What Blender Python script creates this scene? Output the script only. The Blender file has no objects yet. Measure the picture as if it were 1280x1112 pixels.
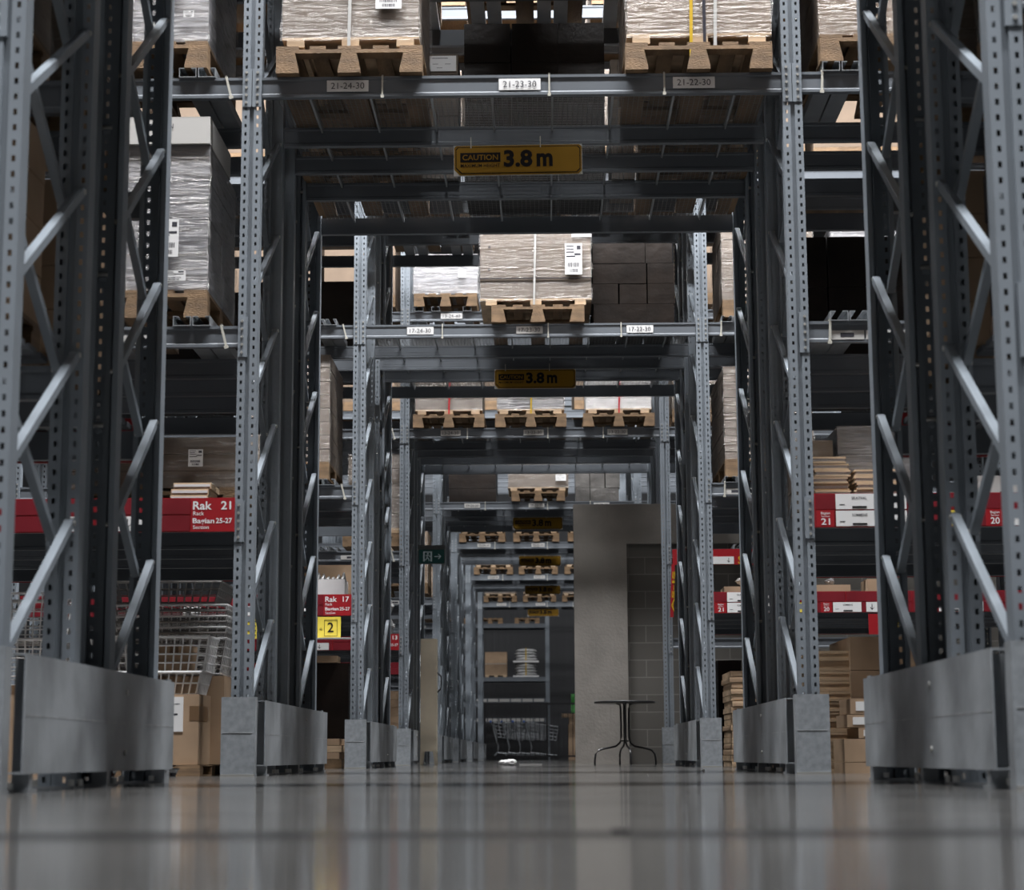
import bpy, math, random
from mathutils import Vector, Matrix
random.seed(7)
SC = bpy.context.scene
COL = SC.collection
R = math.radians

# ------------------------------------------------------------------ camera
CAMH = 0.10125
PITCH, YAW, ROLL = .16075, -.01706, -.0044
cp, sp, cy, sy = math.cos(PITCH), math.sin(PITCH), math.cos(YAW), math.sin(YAW)
fw = Vector((sy*cp, cy*cp, sp)); rt = Vector((cy, -sy, 0)); up = rt.cross(fw)
c_, s_ = math.cos(ROLL), math.sin(ROLL)
r2 = c_*rt + s_*up; u2 = -s_*rt + c_*up
cam = bpy.data.cameras.new('camera'); cam_o = bpy.data.objects.new('camera', cam); COL.objects.link(cam_o)
cam.sensor_fit = 'HORIZONTAL'; cam.sensor_width = 36; cam.lens = 2398.8/1280*36
cam.clip_start = .02; cam.clip_end = 300
m = Matrix((r2, u2, -fw)).transposed().to_4x4(); m.translation = (0, 0, CAMH)
cam_o.matrix_world = m
cam.dof.use_dof = True; cam.dof.focus_distance = 14.5; cam.dof.aperture_fstop = 4.0
SC.camera = cam_o
# ------------------------------------------------------------------ view + world + lamps
SC.view_settings.view_transform = 'Standard'; SC.view_settings.look = 'None'
SC.view_settings.gamma = 1; SC.view_settings.use_curve_mapping = False
SC.view_settings.exposure = 0.15
W = bpy.data.worlds.new('world'); SC.world = W; W.use_nodes = True
W.node_tree.nodes['Background'].inputs[0].default_value = (.8, .88, 1, 1)
W.node_tree.nodes['Background'].inputs[1].default_value = .0
LAMP_H = 12.3
LAMPS = [(3.4, 330), (8.7, 330), (14.7, 310), (20.8, 250), (27.1, 150), (33.3, 80), (39.4, 55), (45.7, 40), (52.6, 18)]
for y, e in LAMPS:
    a = bpy.data.lights.new('aisle_lamp_light', 'AREA'); a.shape = 'RECTANGLE'; a.size = 8; a.size_y = .6
    a.energy = e*12.2; a.color = (.98, .985, 1.0)
    o = bpy.data.objects.new('aisle_lamp_light', a); COL.objects.link(o); o.location = (0, y, LAMP_H-.12)

# ------------------------------------------------------------------ materials
def mat(name, col, rough=.5, metal=0, var=0, scale=6, bump=0, bscale=40, stretch=(1, 1, 1), col2=None, spec=.5, coat=0):
    M = bpy.data.materials.new(name); M.use_nodes = True; nt = M.node_tree; N = nt.nodes; L = nt.links
    b = N['Principled BSDF']; b.inputs['Base Color'].default_value = (*col, 1)
    b.inputs['Roughness'].default_value = rough; b.inputs['Metallic'].default_value = metal
    b.inputs['Specular IOR Level'].default_value = spec; b.inputs['Coat Weight'].default_value = coat
    b.inputs['Coat Roughness'].default_value = .12
    if var or bump or col2:
        tc = N.new('ShaderNodeTexCoord'); mp = N.new('ShaderNodeMapping'); mp.inputs['Scale'].default_value = stretch
        L.new(tc.outputs['Object'], mp.inputs[0])
        if var or col2:
            n = N.new('ShaderNodeTexNoise'); n.inputs['Scale'].default_value = scale; n.inputs['Detail'].default_value = 5
            L.new(mp.outputs[0], n.inputs[0])
            cr = N.new('ShaderNodeValToRGB'); c2 = col2 or tuple(max(0, c*(1-var)) for c in col)
            c1 = col if col2 else tuple(min(1, c*(1+var)) for c in col)
            cr.color_ramp.elements[0].color = (*c2, 1); cr.color_ramp.elements[1].color = (*c1, 1)
            cr.color_ramp.elements[0].position = .35; cr.color_ramp.elements[1].position = .65
            L.new(n.outputs[0], cr.inputs[0]); L.new(cr.outputs[0], b.inputs['Base Color'])
        if bump:
            n2 = N.new('ShaderNodeTexNoise'); n2.inputs['Scale'].default_value = bscale; n2.inputs['Detail'].default_value = 3
            L.new(mp.outputs[0], n2.inputs[0]); bp = N.new('ShaderNodeBump'); bp.inputs['Strength'].default_value = bump
            bp.inputs['Distance'].default_value = .02
            L.new(n2.outputs[0], bp.inputs['Height']); L.new(bp.outputs[0], b.inputs['Normal'])
    return M

M = {}
M['steel'] = mat('rack_paint_grey', (0.1868, 0.2113, 0.2374), .5, var=.08, scale=3, spec=.22)
M['beam'] = mat('beam_paint_grey', (0.1145, 0.1272, 0.1431), .5, var=.08, scale=2, spec=.22)
M['galv'] = mat('galvanised_steel', (0.2772, 0.2940, 0.3108), .42, .35, var=.12, scale=5)
M['guard'] = mat('guard_steel', (0.2867, 0.3076, 0.3276), .45, .25, var=.3, scale=3, stretch=(1, 1, 1), bump=.05)
M['guardface'] = mat('guard_front_paint', (0.2125, 0.2313, 0.2500), .6, .0, var=.15, scale=30)
M['bolt'] = mat('bolt_zinc', (.5, .5, .48), .35, .7)
M['wire'] = mat('wire_zinc', (0.1755, 0.1814, 0.1872), .5, .3)
M['slat'] = mat('shelf_slat', (0.060, 0.066, 0.075), .5)
M['wood'] = mat('pallet_wood', (0.1751, 0.1080, 0.0553), .75, var=.28, scale=7, stretch=(1, .3, 3), bump=.3, bscale=60)
M['woodlight'] = mat('raw_pine', (0.494, 0.358, 0.231), .75, var=.2, scale=8, stretch=(.4, 1, 3))
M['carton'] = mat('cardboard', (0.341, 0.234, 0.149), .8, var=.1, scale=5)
M['cartonpale'] = mat('pale_cardboard_dimmed', (.135, .105, .080), .75, var=.12, scale=6, stretch=(.5, .5, 4))  # colour turned down where the lamps light the wrapped loads too strongly
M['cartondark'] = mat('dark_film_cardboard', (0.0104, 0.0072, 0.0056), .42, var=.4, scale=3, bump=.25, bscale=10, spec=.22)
M['blackfilm'] = mat('dark_grey_film', (.09, .085, .08), .28, var=.3, scale=4, bump=.5, bscale=12)
M['white'] = mat('white_wrap', (0.2394, 0.2394, 0.2516), .32, var=.12, scale=4, bump=.5, bscale=9, stretch=(.6, .6, 3), col2=(.165, .168, .182), coat=.4)
M['whitecard'] = mat('white_board', (0.5787, 0.5724, 0.5724), .6, var=.04)
M['paper'] = mat('label_paper', (0.676, 0.676, 0.676), .6)
M['labelgrey'] = mat('label_paper_grey', (0.455, 0.446, 0.429), .6)
M['ink'] = mat('ink_black', (.012, .011, .012), .8, spec=.1)
M['inkgrey'] = mat('ink_grey', (.05, .05, .06), .8, spec=.1)
M['red'] = mat('sign_red', (0.2835, 0.0081, 0.0135), .4)
M['pocket'] = mat('red_pocket_film', (0.165, 0.015, 0.022), .25, var=.12, scale=4)
M['yellow'] = mat('sign_yellow', (0.2250, 0.1215, 0.0090), .6, spec=.15)
M['tagyellow'] = mat('tag_yellow', (0.663, 0.530, 0.062), .5)
M['cartonhigh'] = mat('dimmed_high_cardboard', (.155, .110, .075), .75, var=.1, scale=5)  # brown darkened in the colour to offset strong lamp light on high loads
M['scuff'] = mat('scuffed_steel', (.34, .35, .36), .5, var=.3, scale=12)
M['tape'] = mat('brown_tape', (0.150, 0.090, 0.048), .3)
M['strapy'] = mat('strap_yellow', (0.510, 0.330, 0.012), .4)
M['strapr'] = mat('strap_red', (.5, .02, .03), .4)
M['strapw'] = mat('strap_white', (0.450, 0.450, 0.438), .4)
M['strapb'] = mat('strap_black', (.02, .02, .03), .4)
M['tie'] = mat('cable_tie_nylon', (0.432, 0.420, 0.372), .4)
M['basket'] = mat('white_wire', (0.648, 0.648, 0.648), .4)
M['basketgrey'] = mat('grey_wire', (0.252, 0.243, 0.234), .4, .3)
M['black'] = mat('black_metal', (.012, .012, .014), .35)
M['cabinet'] = mat('beige_enamel', (0.8942, 0.7970, 0.6221), .5, var=.04)
M['green'] = mat('exit_green', (.01, .09, .085), .4)
M['exitwhite'] = mat('exit_pictogram', (.75, .9, .95), .5)
M['housing'] = mat('sign_housing', (.10, .11, .11), .5)
M['clear'] = mat('crumpled_clear_film', (.5, .5, .5), .15, bump=1, bscale=14, var=.3)
M['blue'] = mat('blue_plastic', (.03, .12, .45), .4)
M['greenplastic'] = mat('green_plastic', (.05, .25, .05), .4)
M['ceiling'] = mat('ceiling_sheet', (.10, .105, .11), .7)
M['hallwall'] = mat('hall_wall', (.03, .031, .034), .7)
M['lampbody'] = mat('lamp_body', (.6, .6, .6), .5)

def glow():
    m_ = bpy.data.materials.new('lamp_diffuser'); m_.use_nodes = True
    b = m_.node_tree.nodes['Principled BSDF']; b.inputs['Base Color'].default_value = (.9, .9, .9, 1)
    b.inputs['Emission Color'].default_value = (.93, .96, 1, 1); b.inputs['Emission Strength'].default_value = 5
    return m_
M['glow'] = glow()

def film_mat():
    m_ = bpy.data.materials.new('stretch_film'); m_.use_nodes = True; nt = m_.node_tree; N = nt.nodes; L = nt.links
    N.remove(N['Principled BSDF']); out = N['Material Output']
    tr = N.new('ShaderNodeBsdfTransparent'); tr.inputs[0].default_value = (.97, .97, .97, 1)
    gl = N.new('ShaderNodeBsdfGlossy'); gl.inputs['Roughness'].default_value = .3; gl.inputs[0].default_value = (.6, .58, .56, 1)
    df = N.new('ShaderNodeBsdfDiffuse'); df.inputs[0].default_value = (.33, .30, .285, 1)
    tc = N.new('ShaderNodeTexCoord'); mp = N.new('ShaderNodeMapping'); mp.inputs['Scale'].default_value = (1.2, 1.2, 9)
    mp.inputs['Rotation'].default_value = (0, .12, 0)
    n = N.new('ShaderNodeTexNoise'); n.inputs['Scale'].default_value = 5; n.inputs['Detail'].default_value = 6; n.inputs['Distortion'].default_value = .6
    L.new(tc.outputs['Object'], mp.inputs[0]); L.new(mp.outputs[0], n.inputs[0])
    bp = N.new('ShaderNodeBump'); bp.inputs['Strength'].default_value = .9; bp.inputs['Distance'].default_value = .05
    L.new(n.outputs[0], bp.inputs['Height']); L.new(bp.outputs[0], gl.inputs['Normal'])
    cr = N.new('ShaderNodeValToRGB'); cr.color_ramp.elements[0].position = .52; cr.color_ramp.elements[1].position = .72
    cr.color_ramp.elements[0].color = (.03, .03, .03, 1); cr.color_ramp.elements[1].color = (.30, .30, .30, 1)
    L.new(n.outputs[0], cr.inputs[0])
    a = N.new('ShaderNodeMixShader'); L.new(cr.outputs[0], a.inputs[0]); L.new(tr.outputs[0], a.inputs[1]); L.new(df.outputs[0], a.inputs[2])
    b = N.new('ShaderNodeMixShader'); b.inputs[0].default_value = .07
    L.new(a.outputs[0], b.inputs[1]); L.new(gl.outputs[0], b.inputs[2]); L.new(b.outputs[0], out.inputs[0])
    return m_
M['film'] = film_mat()

def floor_mat():
    m_ = bpy.data.materials.new('polished_concrete'); m_.use_nodes = True; nt = m_.node_tree; N = nt.nodes; L = nt.links
    b = N['Principled BSDF']; b.inputs['Specular IOR Level'].default_value = .6
    tc = N.new('ShaderNodeTexCoord')
    n = N.new('ShaderNodeTexNoise'); n.inputs['Scale'].default_value = 1.3; n.inputs['Detail'].default_value = 8
    L.new(tc.outputs['Object'], n.inputs[0])
    cr = N.new('ShaderNodeValToRGB'); cr.color_ramp.elements[0].color = (.064, .063, .061, 1); cr.color_ramp.elements[1].color = (.098, .096, .092, 1)
    cr.color_ramp.elements[0].position = .3; cr.color_ramp.elements[1].position = .7
    L.new(n.outputs[0], cr.inputs[0])
    # slab joint with a soft-edged dark band across the aisle
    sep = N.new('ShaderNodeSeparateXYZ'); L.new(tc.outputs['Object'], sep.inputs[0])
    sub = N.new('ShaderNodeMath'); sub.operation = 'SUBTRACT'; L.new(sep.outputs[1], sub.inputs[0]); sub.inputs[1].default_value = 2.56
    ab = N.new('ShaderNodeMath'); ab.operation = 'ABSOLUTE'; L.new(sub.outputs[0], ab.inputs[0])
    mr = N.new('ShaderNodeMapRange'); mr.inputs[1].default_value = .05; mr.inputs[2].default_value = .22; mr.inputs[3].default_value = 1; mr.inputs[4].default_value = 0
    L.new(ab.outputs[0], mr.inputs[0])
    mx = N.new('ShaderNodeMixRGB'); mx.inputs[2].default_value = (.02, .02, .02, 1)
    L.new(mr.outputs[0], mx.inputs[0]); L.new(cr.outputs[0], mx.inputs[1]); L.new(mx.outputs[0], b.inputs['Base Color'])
    n2 = N.new('ShaderNodeTexNoise'); n2.inputs['Scale'].default_value = .8; n2.inputs['Detail'].default_value = 6
    L.new(tc.outputs['Object'], n2.inputs[0])
    r_ = N.new('ShaderNodeMapRange'); r_.inputs[3].default_value = .07; r_.inputs[4].default_value = .15
    L.new(n2.outputs[0], r_.inputs[0])
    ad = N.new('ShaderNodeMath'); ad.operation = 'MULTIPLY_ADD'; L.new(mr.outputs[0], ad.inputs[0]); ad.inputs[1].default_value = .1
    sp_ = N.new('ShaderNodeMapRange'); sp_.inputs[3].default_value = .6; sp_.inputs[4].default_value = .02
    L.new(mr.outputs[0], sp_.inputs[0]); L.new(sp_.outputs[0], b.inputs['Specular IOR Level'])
    L.new(r_.outputs[0], ad.inputs[2]); L.new(ad.outputs[0], b.inputs['Roughness'])
    return m_
M['floor'] = floor_mat()

def concrete_mat():
    m_ = mat('cast_concrete', (.225, .208, .188), .85, var=.14, scale=2.2, bump=.15, bscale=30)
    return m_
M['concrete'] = concrete_mat()

def block_mat():
    m_ = bpy.data.materials.new('concrete_block'); m_.use_nodes = True; nt = m_.node_tree; N = nt.nodes; L = nt.links
    b = N['Principled BSDF']; b.inputs['Roughness'].default_value = .9
    tc = N.new('ShaderNodeTexCoord'); mp = N.new('ShaderNodeMapping'); mp.inputs['Rotation'].default_value = (R(-90), 0, 0)
    L.new(tc.outputs['Object'], mp.inputs[0])
    br = N.new('ShaderNodeTexBrick'); br.inputs['Scale'].default_value = 1; br.inputs['Brick Width'].default_value = .4; br.inputs['Row Height'].default_value = .205
    br.inputs['Mortar Size'].default_value = .006; br.inputs['Color1'].default_value = (.085, .079, .070, 1); br.inputs['Color2'].default_value = (.105, .098, .088, 1)
    br.inputs['Mortar'].default_value = (.16, .15, .138, 1); br.inputs['Bias'].default_value = 0
    sw = N.new('ShaderNodeSeparateXYZ'); cb = N.new('ShaderNodeCombineXYZ')
    L.new(tc.outputs['Object'], sw.inputs[0]); L.new(sw.outputs[0], cb.inputs[0]); L.new(sw.outputs[2], cb.inputs[1])
    L.new(cb.outputs[0], br.inputs['Vector']); L.new(br.outputs[0], b.inputs['Base Color'])
    N.remove(mp)
    bp = N.new('ShaderNodeBump'); bp.inputs['Strength'].default_value = .4; bp.inputs['Distance'].default_value = .01; bp.invert = True
    L.new(br.outputs['Fac'], bp.inputs['Height']); L.new(bp.outputs[0], b.inputs['Normal'])
    return m_
M['block'] = block_mat()

# ------------------------------------------------------------------ mesh builder
class MB:
    def __init__(s): s.v = []; s.f = []; s.mi = []; s.mats = []
    def idx(s, k):
        if k not in s.mats: s.mats.append(k)
        return s.mats.index(k)
    def poly(s, pts, k):
        b = len(s.v); s.v += [tuple(p) for p in pts]; s.f.append(tuple(range(b, b+len(pts)))); s.mi.append(s.idx(k))
    def box(s, x0, x1, y0, y1, z0, z1, k, mtx=None):
        b = len(s.v); P = [(x0, y0, z0), (x1, y0, z0), (x1, y1, z0), (x0, y1, z0), (x0, y0, z1), (x1, y0, z1), (x1, y1, z1), (x0, y1, z1)]
        if mtx is not None: P = [tuple(mtx @ Vector(p)) for p in P]
        s.v += P
        for f in ((0, 3, 2, 1), (4, 5, 6, 7), (0, 1, 5, 4), (1, 2, 6, 5), (2, 3, 7, 6), (3, 0, 4, 7)):
            s.f.append(tuple(b+i for i in f)); s.mi.append(s.idx(k))
        return s
    def bar(s, a, b_, w, t, k, side=Vector((1, 0, 0))):
        a = Vector(a); b_ = Vector(b_); d = (b_-a).normalized(); sd = (side - d*side.dot(d)).normalized(); n = d.cross(sd)
        B = len(s.v)
        for p in (a, b_):
            for i, j in ((-1, -1), (1, -1), (1, 1), (-1, 1)): s.v.append(tuple(p + sd*(i*w/2) + n*(j*t/2)))
        for f in ((0, 1, 2, 3), (7, 6, 5, 4), (0, 4, 5, 1), (1, 5, 6, 2), (2, 6, 7, 3), (3, 7, 4, 0)):
            s.f.append(tuple(B+i for i in f)); s.mi.append(s.idx(k))
    def tube(s, pts, r, k, n=6, closed=False):
        pts = [Vector(p) for p in pts]; B = len(s.v); N = len(pts)
        for i, p in enumerate(pts):
            if closed: d = pts[(i+1) % N]-pts[i-1]
            else: d = pts[min(i+1, N-1)]-pts[max(i-1, 0)]
            d.normalize(); a = Vector((0, 0, 1)) if abs(d.z) < .9 else Vector((1, 0, 0)); x = d.cross(a).normalized(); y = d.cross(x)
            for j in range(n):
                t = 2*math.pi*j/n; s.v.append(tuple(p + x*(r*math.cos(t)) + y*(r*math.sin(t))))
        for i in range(N if closed else N-1):
            for j in range(n):
                a = B+i*n+j; b2 = B+i*n+(j+1) % n; c = B+((i+1) % N)*n+(j+1) % n; d2 = B+((i+1) % N)*n+j
                s.f.append((a, b2, c, d2)); s.mi.append(s.idx(k))
        if not closed:
            s.f.append(tuple(B+j for j in range(n))[::-1]); s.mi.append(s.idx(k))
            s.f.append(tuple(B+(N-1)*n+j for j in range(n))); s.mi.append(s.idx(k))
    def cyl(s, c, r, h, k, n=12, axis='z', r2=None):
        c = Vector(c); r2 = r if r2 is None else r2; B = len(s.v)
        for q, (rr, hh) in enumerate(((r, 0), (r2, h))):
            for j in range(n):
                t = 2*math.pi*j/n; u, v = rr*math.cos(t), rr*math.sin(t)
                s.v.append(tuple(c + (Vector((u, v, hh)) if axis == 'z' else Vector((u, hh, v)) if axis == 'y' else Vector((hh, u, v)))))
        for j in range(n):
            s.f.append((B+j, B+(j+1) % n, B+n+(j+1) % n, B+n+j)); s.mi.append(s.idx(k))
        s.f.append(tuple(B+j for j in range(n))[::-1]); s.mi.append(s.idx(k)); s.f.append(tuple(B+n+j for j in range(n))); s.mi.append(s.idx(k))
    def prismx(s, prof, x0, x1, k):   # profile in (y,z) extruded along x
        n = len(prof); B = len(s.v); s.v += [(x0, y, z) for y, z in prof] + [(x1, y, z) for y, z in prof]
        for i in range(n): s.f.append((B+i, B+(i+1) % n, B+n+(i+1) % n, B+n+i)); s.mi.append(s.idx(k))
        s.f.append(tuple(range(B, B+n))[::-1]); s.mi.append(s.idx(k)); s.f.append(tuple(range(B+n, B+2*n))); s.mi.append(s.idx(k))
    def prismy(s, prof, y0, y1, k):   # profile in (x,z) extruded along y
        n = len(prof); B = len(s.v); s.v += [(x, y0, z) for x, z in prof] + [(x, y1, z) for x, z in prof]
        for i in range(n): s.f.append((B+i, B+(i+1) % n, B+n+(i+1) % n, B+n+i)); s.mi.append(s.idx(k))
        s.f.append(tuple(range(B, B+n))[::-1]); s.mi.append(s.idx(k)); s.f.append(tuple(range(B+n, B+2*n))); s.mi.append(s.idx(k))
    def text(s, txt, x, y, z, h, k, align='l', bold=0, width=None, rot=0):
        """flat lettering in the XZ plane facing -Y; x,z = left/centre baseline"""
        vs, fs, w = glyphs(txt, bold)
        sc = h/.70; sx = sc if width is None else width/max(w, 1e-6)
        ox = -w*sx/2 if align == 'c' else 0; B = len(s.v); ca, sa = math.cos(rot), math.sin(rot)
        for a, b in vs:
            u, v = a*sx+ox, b*sc; s.v.append((x+u*ca-v*sa, y, z+u*sa+v*ca))
        for f in fs: s.f.append(tuple(B+i for i in f)); s.mi.append(s.idx(k))
    def mesh(s, name):
        me = bpy.data.meshes.new(name); me.from_pydata(s.v, [], s.f); me.update()
        for k in s.mats: me.materials.append(M[k])
        me.polygons.foreach_set('material_index', s.mi); return me
    def build(s, name, parent=None, loc=(0, 0, 0), smooth=False):
        me = s.mesh(name)
        if smooth: me.polygons.foreach_set('use_smooth', [True]*len(me.polygons))
        return link(name, me, parent, loc)
_gl = {}
def glyphs(txt, bold=0):
    if (txt, bold) in _gl: return _gl[(txt, bold)]
    cu = bpy.data.curves.new('tmp', 'FONT'); cu.body = txt; cu.size = 1; cu.offset = bold; cu.resolution_u = 3
    o = bpy.data.objects.new('tmp', cu); COL.objects.link(o)
    dg = bpy.context.evaluated_depsgraph_get(); dg.update(); me = bpy.data.meshes.new_from_object(o.evaluated_get(dg))
    vs = [(v.co.x, v.co.y) for v in me.vertices]; fs = [tuple(p.vertices) for p in me.polygons]
    x0 = min([a for a, b in vs] or [0]); w = max([a for a, b in vs] or [0])-x0; vs = [(a-x0, b) for a, b in vs]
    bpy.data.objects.remove(o); bpy.data.curves.remove(cu); bpy.data.meshes.remove(me)
    _gl[(txt, bold)] = (vs, fs, w); return _gl[(txt, bold)]
def link(name, me, parent=None, loc=(0, 0, 0)):
    o = bpy.data.objects.new(name, me); COL.objects.link(o); o.location = loc
    if parent is not None: o.parent = parent
    return o
def thing(name, label, cat, loc, group=None, rotz=0):
    o = bpy.data.objects.new(name, None); COL.objects.link(o); o.location = loc; o.rotation_euler = (0, 0, rotz)
    o.empty_display_size = .1; o['label'] = label; o['category'] = cat
    if group: o['group'] = group
    return o
def tag(o, label, cat, group=None):
    o['label'] = label; o['category'] = cat
    if group: o['group'] = group
    return o
def struct(o): o['kind'] = 'structure'; return o

# ------------------------------------------------------------------ the hall
def rect_wall(name, x0, x1, y0, y1, z0, z1, k):
    return struct(MB().box(x0, x1, y0, y1, z0, z1, k).build(name))
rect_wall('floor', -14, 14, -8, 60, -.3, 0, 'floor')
rect_wall('ceiling', -14, 14, -8, 60, 13.0, 13.2, 'ceiling')
rect_wall('wall_left', -14.2, -14, -8, 60, 0, 13, 'hallwall')
rect_wall('wall_right', 14, 14.2, -8, 60, 0, 13, 'hallwall')
rect_wall('wall_front', -14, 14, -8.2, -8, 0, 13, 'hallwall')
b = MB()
for i in range(140):                                    # corrugated far cladding
    x = -14+i*.2; b.box(x, x+.1, 58.0, 58.2, 0, 13, 'hallwall'); b.box(x+.1, x+.2, 58.05, 58.2, 0, 13, 'hallwall')
struct(b.build('wall_back'))
# concrete core wall with block infill on the right, behind rack 13
WY = 23.0
b = MB()
b.box(.345, .98, WY, WY+.25, 0, 3.1, 'concrete'); b.box(.98, 13.99, WY, WY+.25, 2.62, 3.1, 'concrete')
struct(b.build('wall_inner'))
rect_wall('wall_infill', .98, 13.99, WY+.06, WY+.24, 0, 2.62, 'block')
for y, e in LAMPS:
    t = thing('ceiling_lamp', 'long white strip lamp hanging above an aisle', 'lamp', (0, y, LAMP_H), 'strip lamps above the aisles')
    MB().box(-4, 4, -.14, .14, -.04, .06, 'lampbody').build('lamp_housing', t)
    MB().box(-3.95, 3.95, -.11, .11, -.09, -.041, 'glow').build('diffuser', t)
    b = MB()
    for x in (-3, 0, 3): b.box(x-.01, x+.01, -.01, .01, .06, .7, 'lampbody')
    b.build('hanger', t)

# ------------------------------------------------------------------ pallet racks
XL, XR, BW = -1.667, 1.433, 3.1
XOL, XOR = XL-BW, XR+BW
PH = 8.1  # posts lengthened above the view to carry the added shading level
def post_mesh():
    b = MB(); k = 'steel'; w = .056
    for s in (-1, 1):
        xa, xb = (s*.012, s*w); h0, h1 = s*.028, s*.040
        def q(x0, x1, z0, z1):
            if s < 0: x0, x1 = x1, x0
            b.poly([(x0, 0, z0), (x1, 0, z0), (x1, 0, z1), (x0, 0, z1)], k)
        q(xa, h0, .0, PH); q(h1, xb, .0, PH)
        n = int(PH/.05)
        z = 0
        for i in range(n):
            hz = .05*i+.02; q(h0, h1, z, hz); z = hz+.02
        q(h0, h1, z, PH)
        # side wall + rear lip
        for (x0, y0, x1, y1) in ((s*w, 0, s*w, .085), (s*w, .085, s*.036, .085), (s*.036, .085, s*.036, .07), (s*.012, 0, s*.012, .014)):
            b.poly([(x0, y0, 0), (x1, y1, 0), (x1, y1, PH), (x0, y0, PH)], k)
    b.poly([(-.012, .014, 0), (.012, .014, 0), (.012, .014, PH), (-.012, .014, PH)], k)
    return b.mesh('post')
POST = post_mesh()
def foot_mesh():
    b = MB(); b.box(-.075, .075, -.03, .12, 0, .008, 'galv')
    for x in (-.062, .062):
        for y in (-.015, .105): b.cyl((x, y, .008), .012, .022, 'bolt', 8)
    return b.mesh('base_plate')
FOOT = foot_mesh()
def brace_mesh(dy, dz):
    b = MB(); d = Vector((0, dy, dz)).normalized()
    b.bar((0, 0, 0), (0, dy, dz), .03, .030, 'steel')
    b.cyl((-.02, 0, 0), .010, .04, 'bolt', 8, 'x'); b.cyl((-.02, dy, dz), .010, .04, 'bolt', 8, 'x')
    return b.mesh('brace')
_br = {}
def brace(dy, dz):
    k = (round(dy, 3), round(dz, 3))
    if k not in _br: _br[k] = brace_mesh(dy, dz)
    return _br[k]
def beam_mesh(w):
    b = MB()
    b.prismx([(0, 0), (.045, 0), (.045, .12), (0, .12), (0, .104), (.006, .098), (.006, .024), (0, .016)][::-1], -w/2, w/2, 'beam')
    return b.mesh('beam')
BEAM = beam_mesh(BW-.116)
def bracket_mesh():
    b = MB(); b.box(-.0, .052, -.004, .0, -.06, .17, 'steel'); b.box(.048, .052, 0, .06, -.06, .17, 'steel')
    for i in range(5): b.cyl((.022, -.010, -.035+i*.045), .008, .006, 'bolt', 8, 'y')
    return b.mesh('beam_bracket')
BRK = bracket_mesh()
def tie_mesh():
    b = MB(); b.box(-.005, .005, -.006, -.002, -.006, .126, 'tie'); b.box(-.009, .009, -.014, -.006, -.012, .004, 'tie'); b.box(-.005, .005, -.006, .05, .121, .127, 'tie')
    return b.mesh('cable_tie')
TIE = tie_mesh()
def bar_mesh(L):      # open C channel carrying pallets, along y
    b = MB()
    b.box(-.05, .05, 0, L, 0, .004, 'galv'); b.box(-.05, -.046, 0, L, .004, .056, 'galv'); b.box(.046, .05, 0, L, .004, .056, 'galv')
    b.box(-.046, -.02, 0, L, .052, .056, 'galv'); b.box(.02, .046, 0, L, .052, .056, 'galv')
    return b.mesh('support_bar')
BARM = bar_mesh(.98)
def mesh_deck(w, d, px=.03, py=.03):
    b = MB(); n = int(w/px)
    for i in range(n+1): x = -w/2+i*w/n; b.box(x-.0013, x+.0013, 0, d, 0, .0026, 'wire')
    n = max(2, int(d/py))
    for i in range(n+1): y = i*d/n; b.box(-w/2, w/2, y-.0013, y+.0013, .0026, .0052, 'wire')
    for i in range(8): x = -w/2+.2+i*(w-.4)/7; b.box(x-.006, x+.006, -.02, d+.02, -.03, 0, 'galv')
    return b.mesh('mesh_deck')
_dk = {}
def shelf_deck(w, d):
    b = MB(); n = int(d/.13)
    for i in range(n): y = i*d/n; b.box(-w/2, w/2, y, y+.10, -.02, .0, 'slat')
    for i in range(4): x = -w/2+.3+i*(w-.6)/3; b.box(x-.02, x+.02, 0, d, -.045, -.02, 'slat')
    return b.mesh('shelf_deck')

def guard_front():    # folded guard in front of a front post
    b = MB(); w = .092
    b.box(-w, w, -.008, 0, 0, .425, 'guardface'); b.box(-w, -w+.008, 0, .07, 0, .425, 'guard'); b.box(w-.008, w, 0, .07, 0, .425, 'guard')
    b.box(-w, w, -.011, -.008, 0, .012, 'bolt'); b.box(-w+.01, w-.015, -.0095, -.008, .232, .235, 'scuff')
    return b.mesh('post_guard')
GF = guard_front()
def guard_plate(L):   # long folded kick plate along the portal side (plane x=0, facing portal = +x side)
    b = MB(); b.box(-.005, .0, 0, L, .055, .412, 'guard')
    b.box(-.05, -.005, 0, L, .055, .061, 'guard'); b.box(-.05, -.005, 0, L, .406, .412, 'guard')
    n = 3
    for i in range(n):
        y = .12+i*(L-.24)/(n-1); b.box(-.06, -.006, y-.02, y+.02, 0, .40, 'galv')
        b.box(-.06, .0, y-.05, y+.05, 0, .01, 'galv')
    y = L*.6
    for z in (.12, .34): b.cyl((0, y, z), .010, .006, 'bolt', 8, 'x')
    b.box(0, .0008, .02, L-.02, .227, .2295, 'scuff')
    return b.mesh('guard_plate')

def label_plate(parent, x, z, txt, w=.24, h=.068, k='paper'):
    b = MB(); b.box(-w/2, w/2, -.0015, 0, -h/2, h/2, k); b.text(txt, 0, -.004, -h*.26, h*.55, 'inkgrey', 'c', width=w*.80)
    return b.build('location_label', parent, (x, -.0005, z))
def barcode_strip(parent, x, z, n=3, w=.24):
    for i in range(n):
        b = MB(); b.box(-w/2, w/2, -.0015, 0, -.026, .026, 'labelgrey'); b.box(-w*.2, w*.2, -.0022, -.0015, -.012, .012, 'inkgrey')
        b.build('barcode_label', parent, (x+i*(w+.01), -.0005, z))

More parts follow.
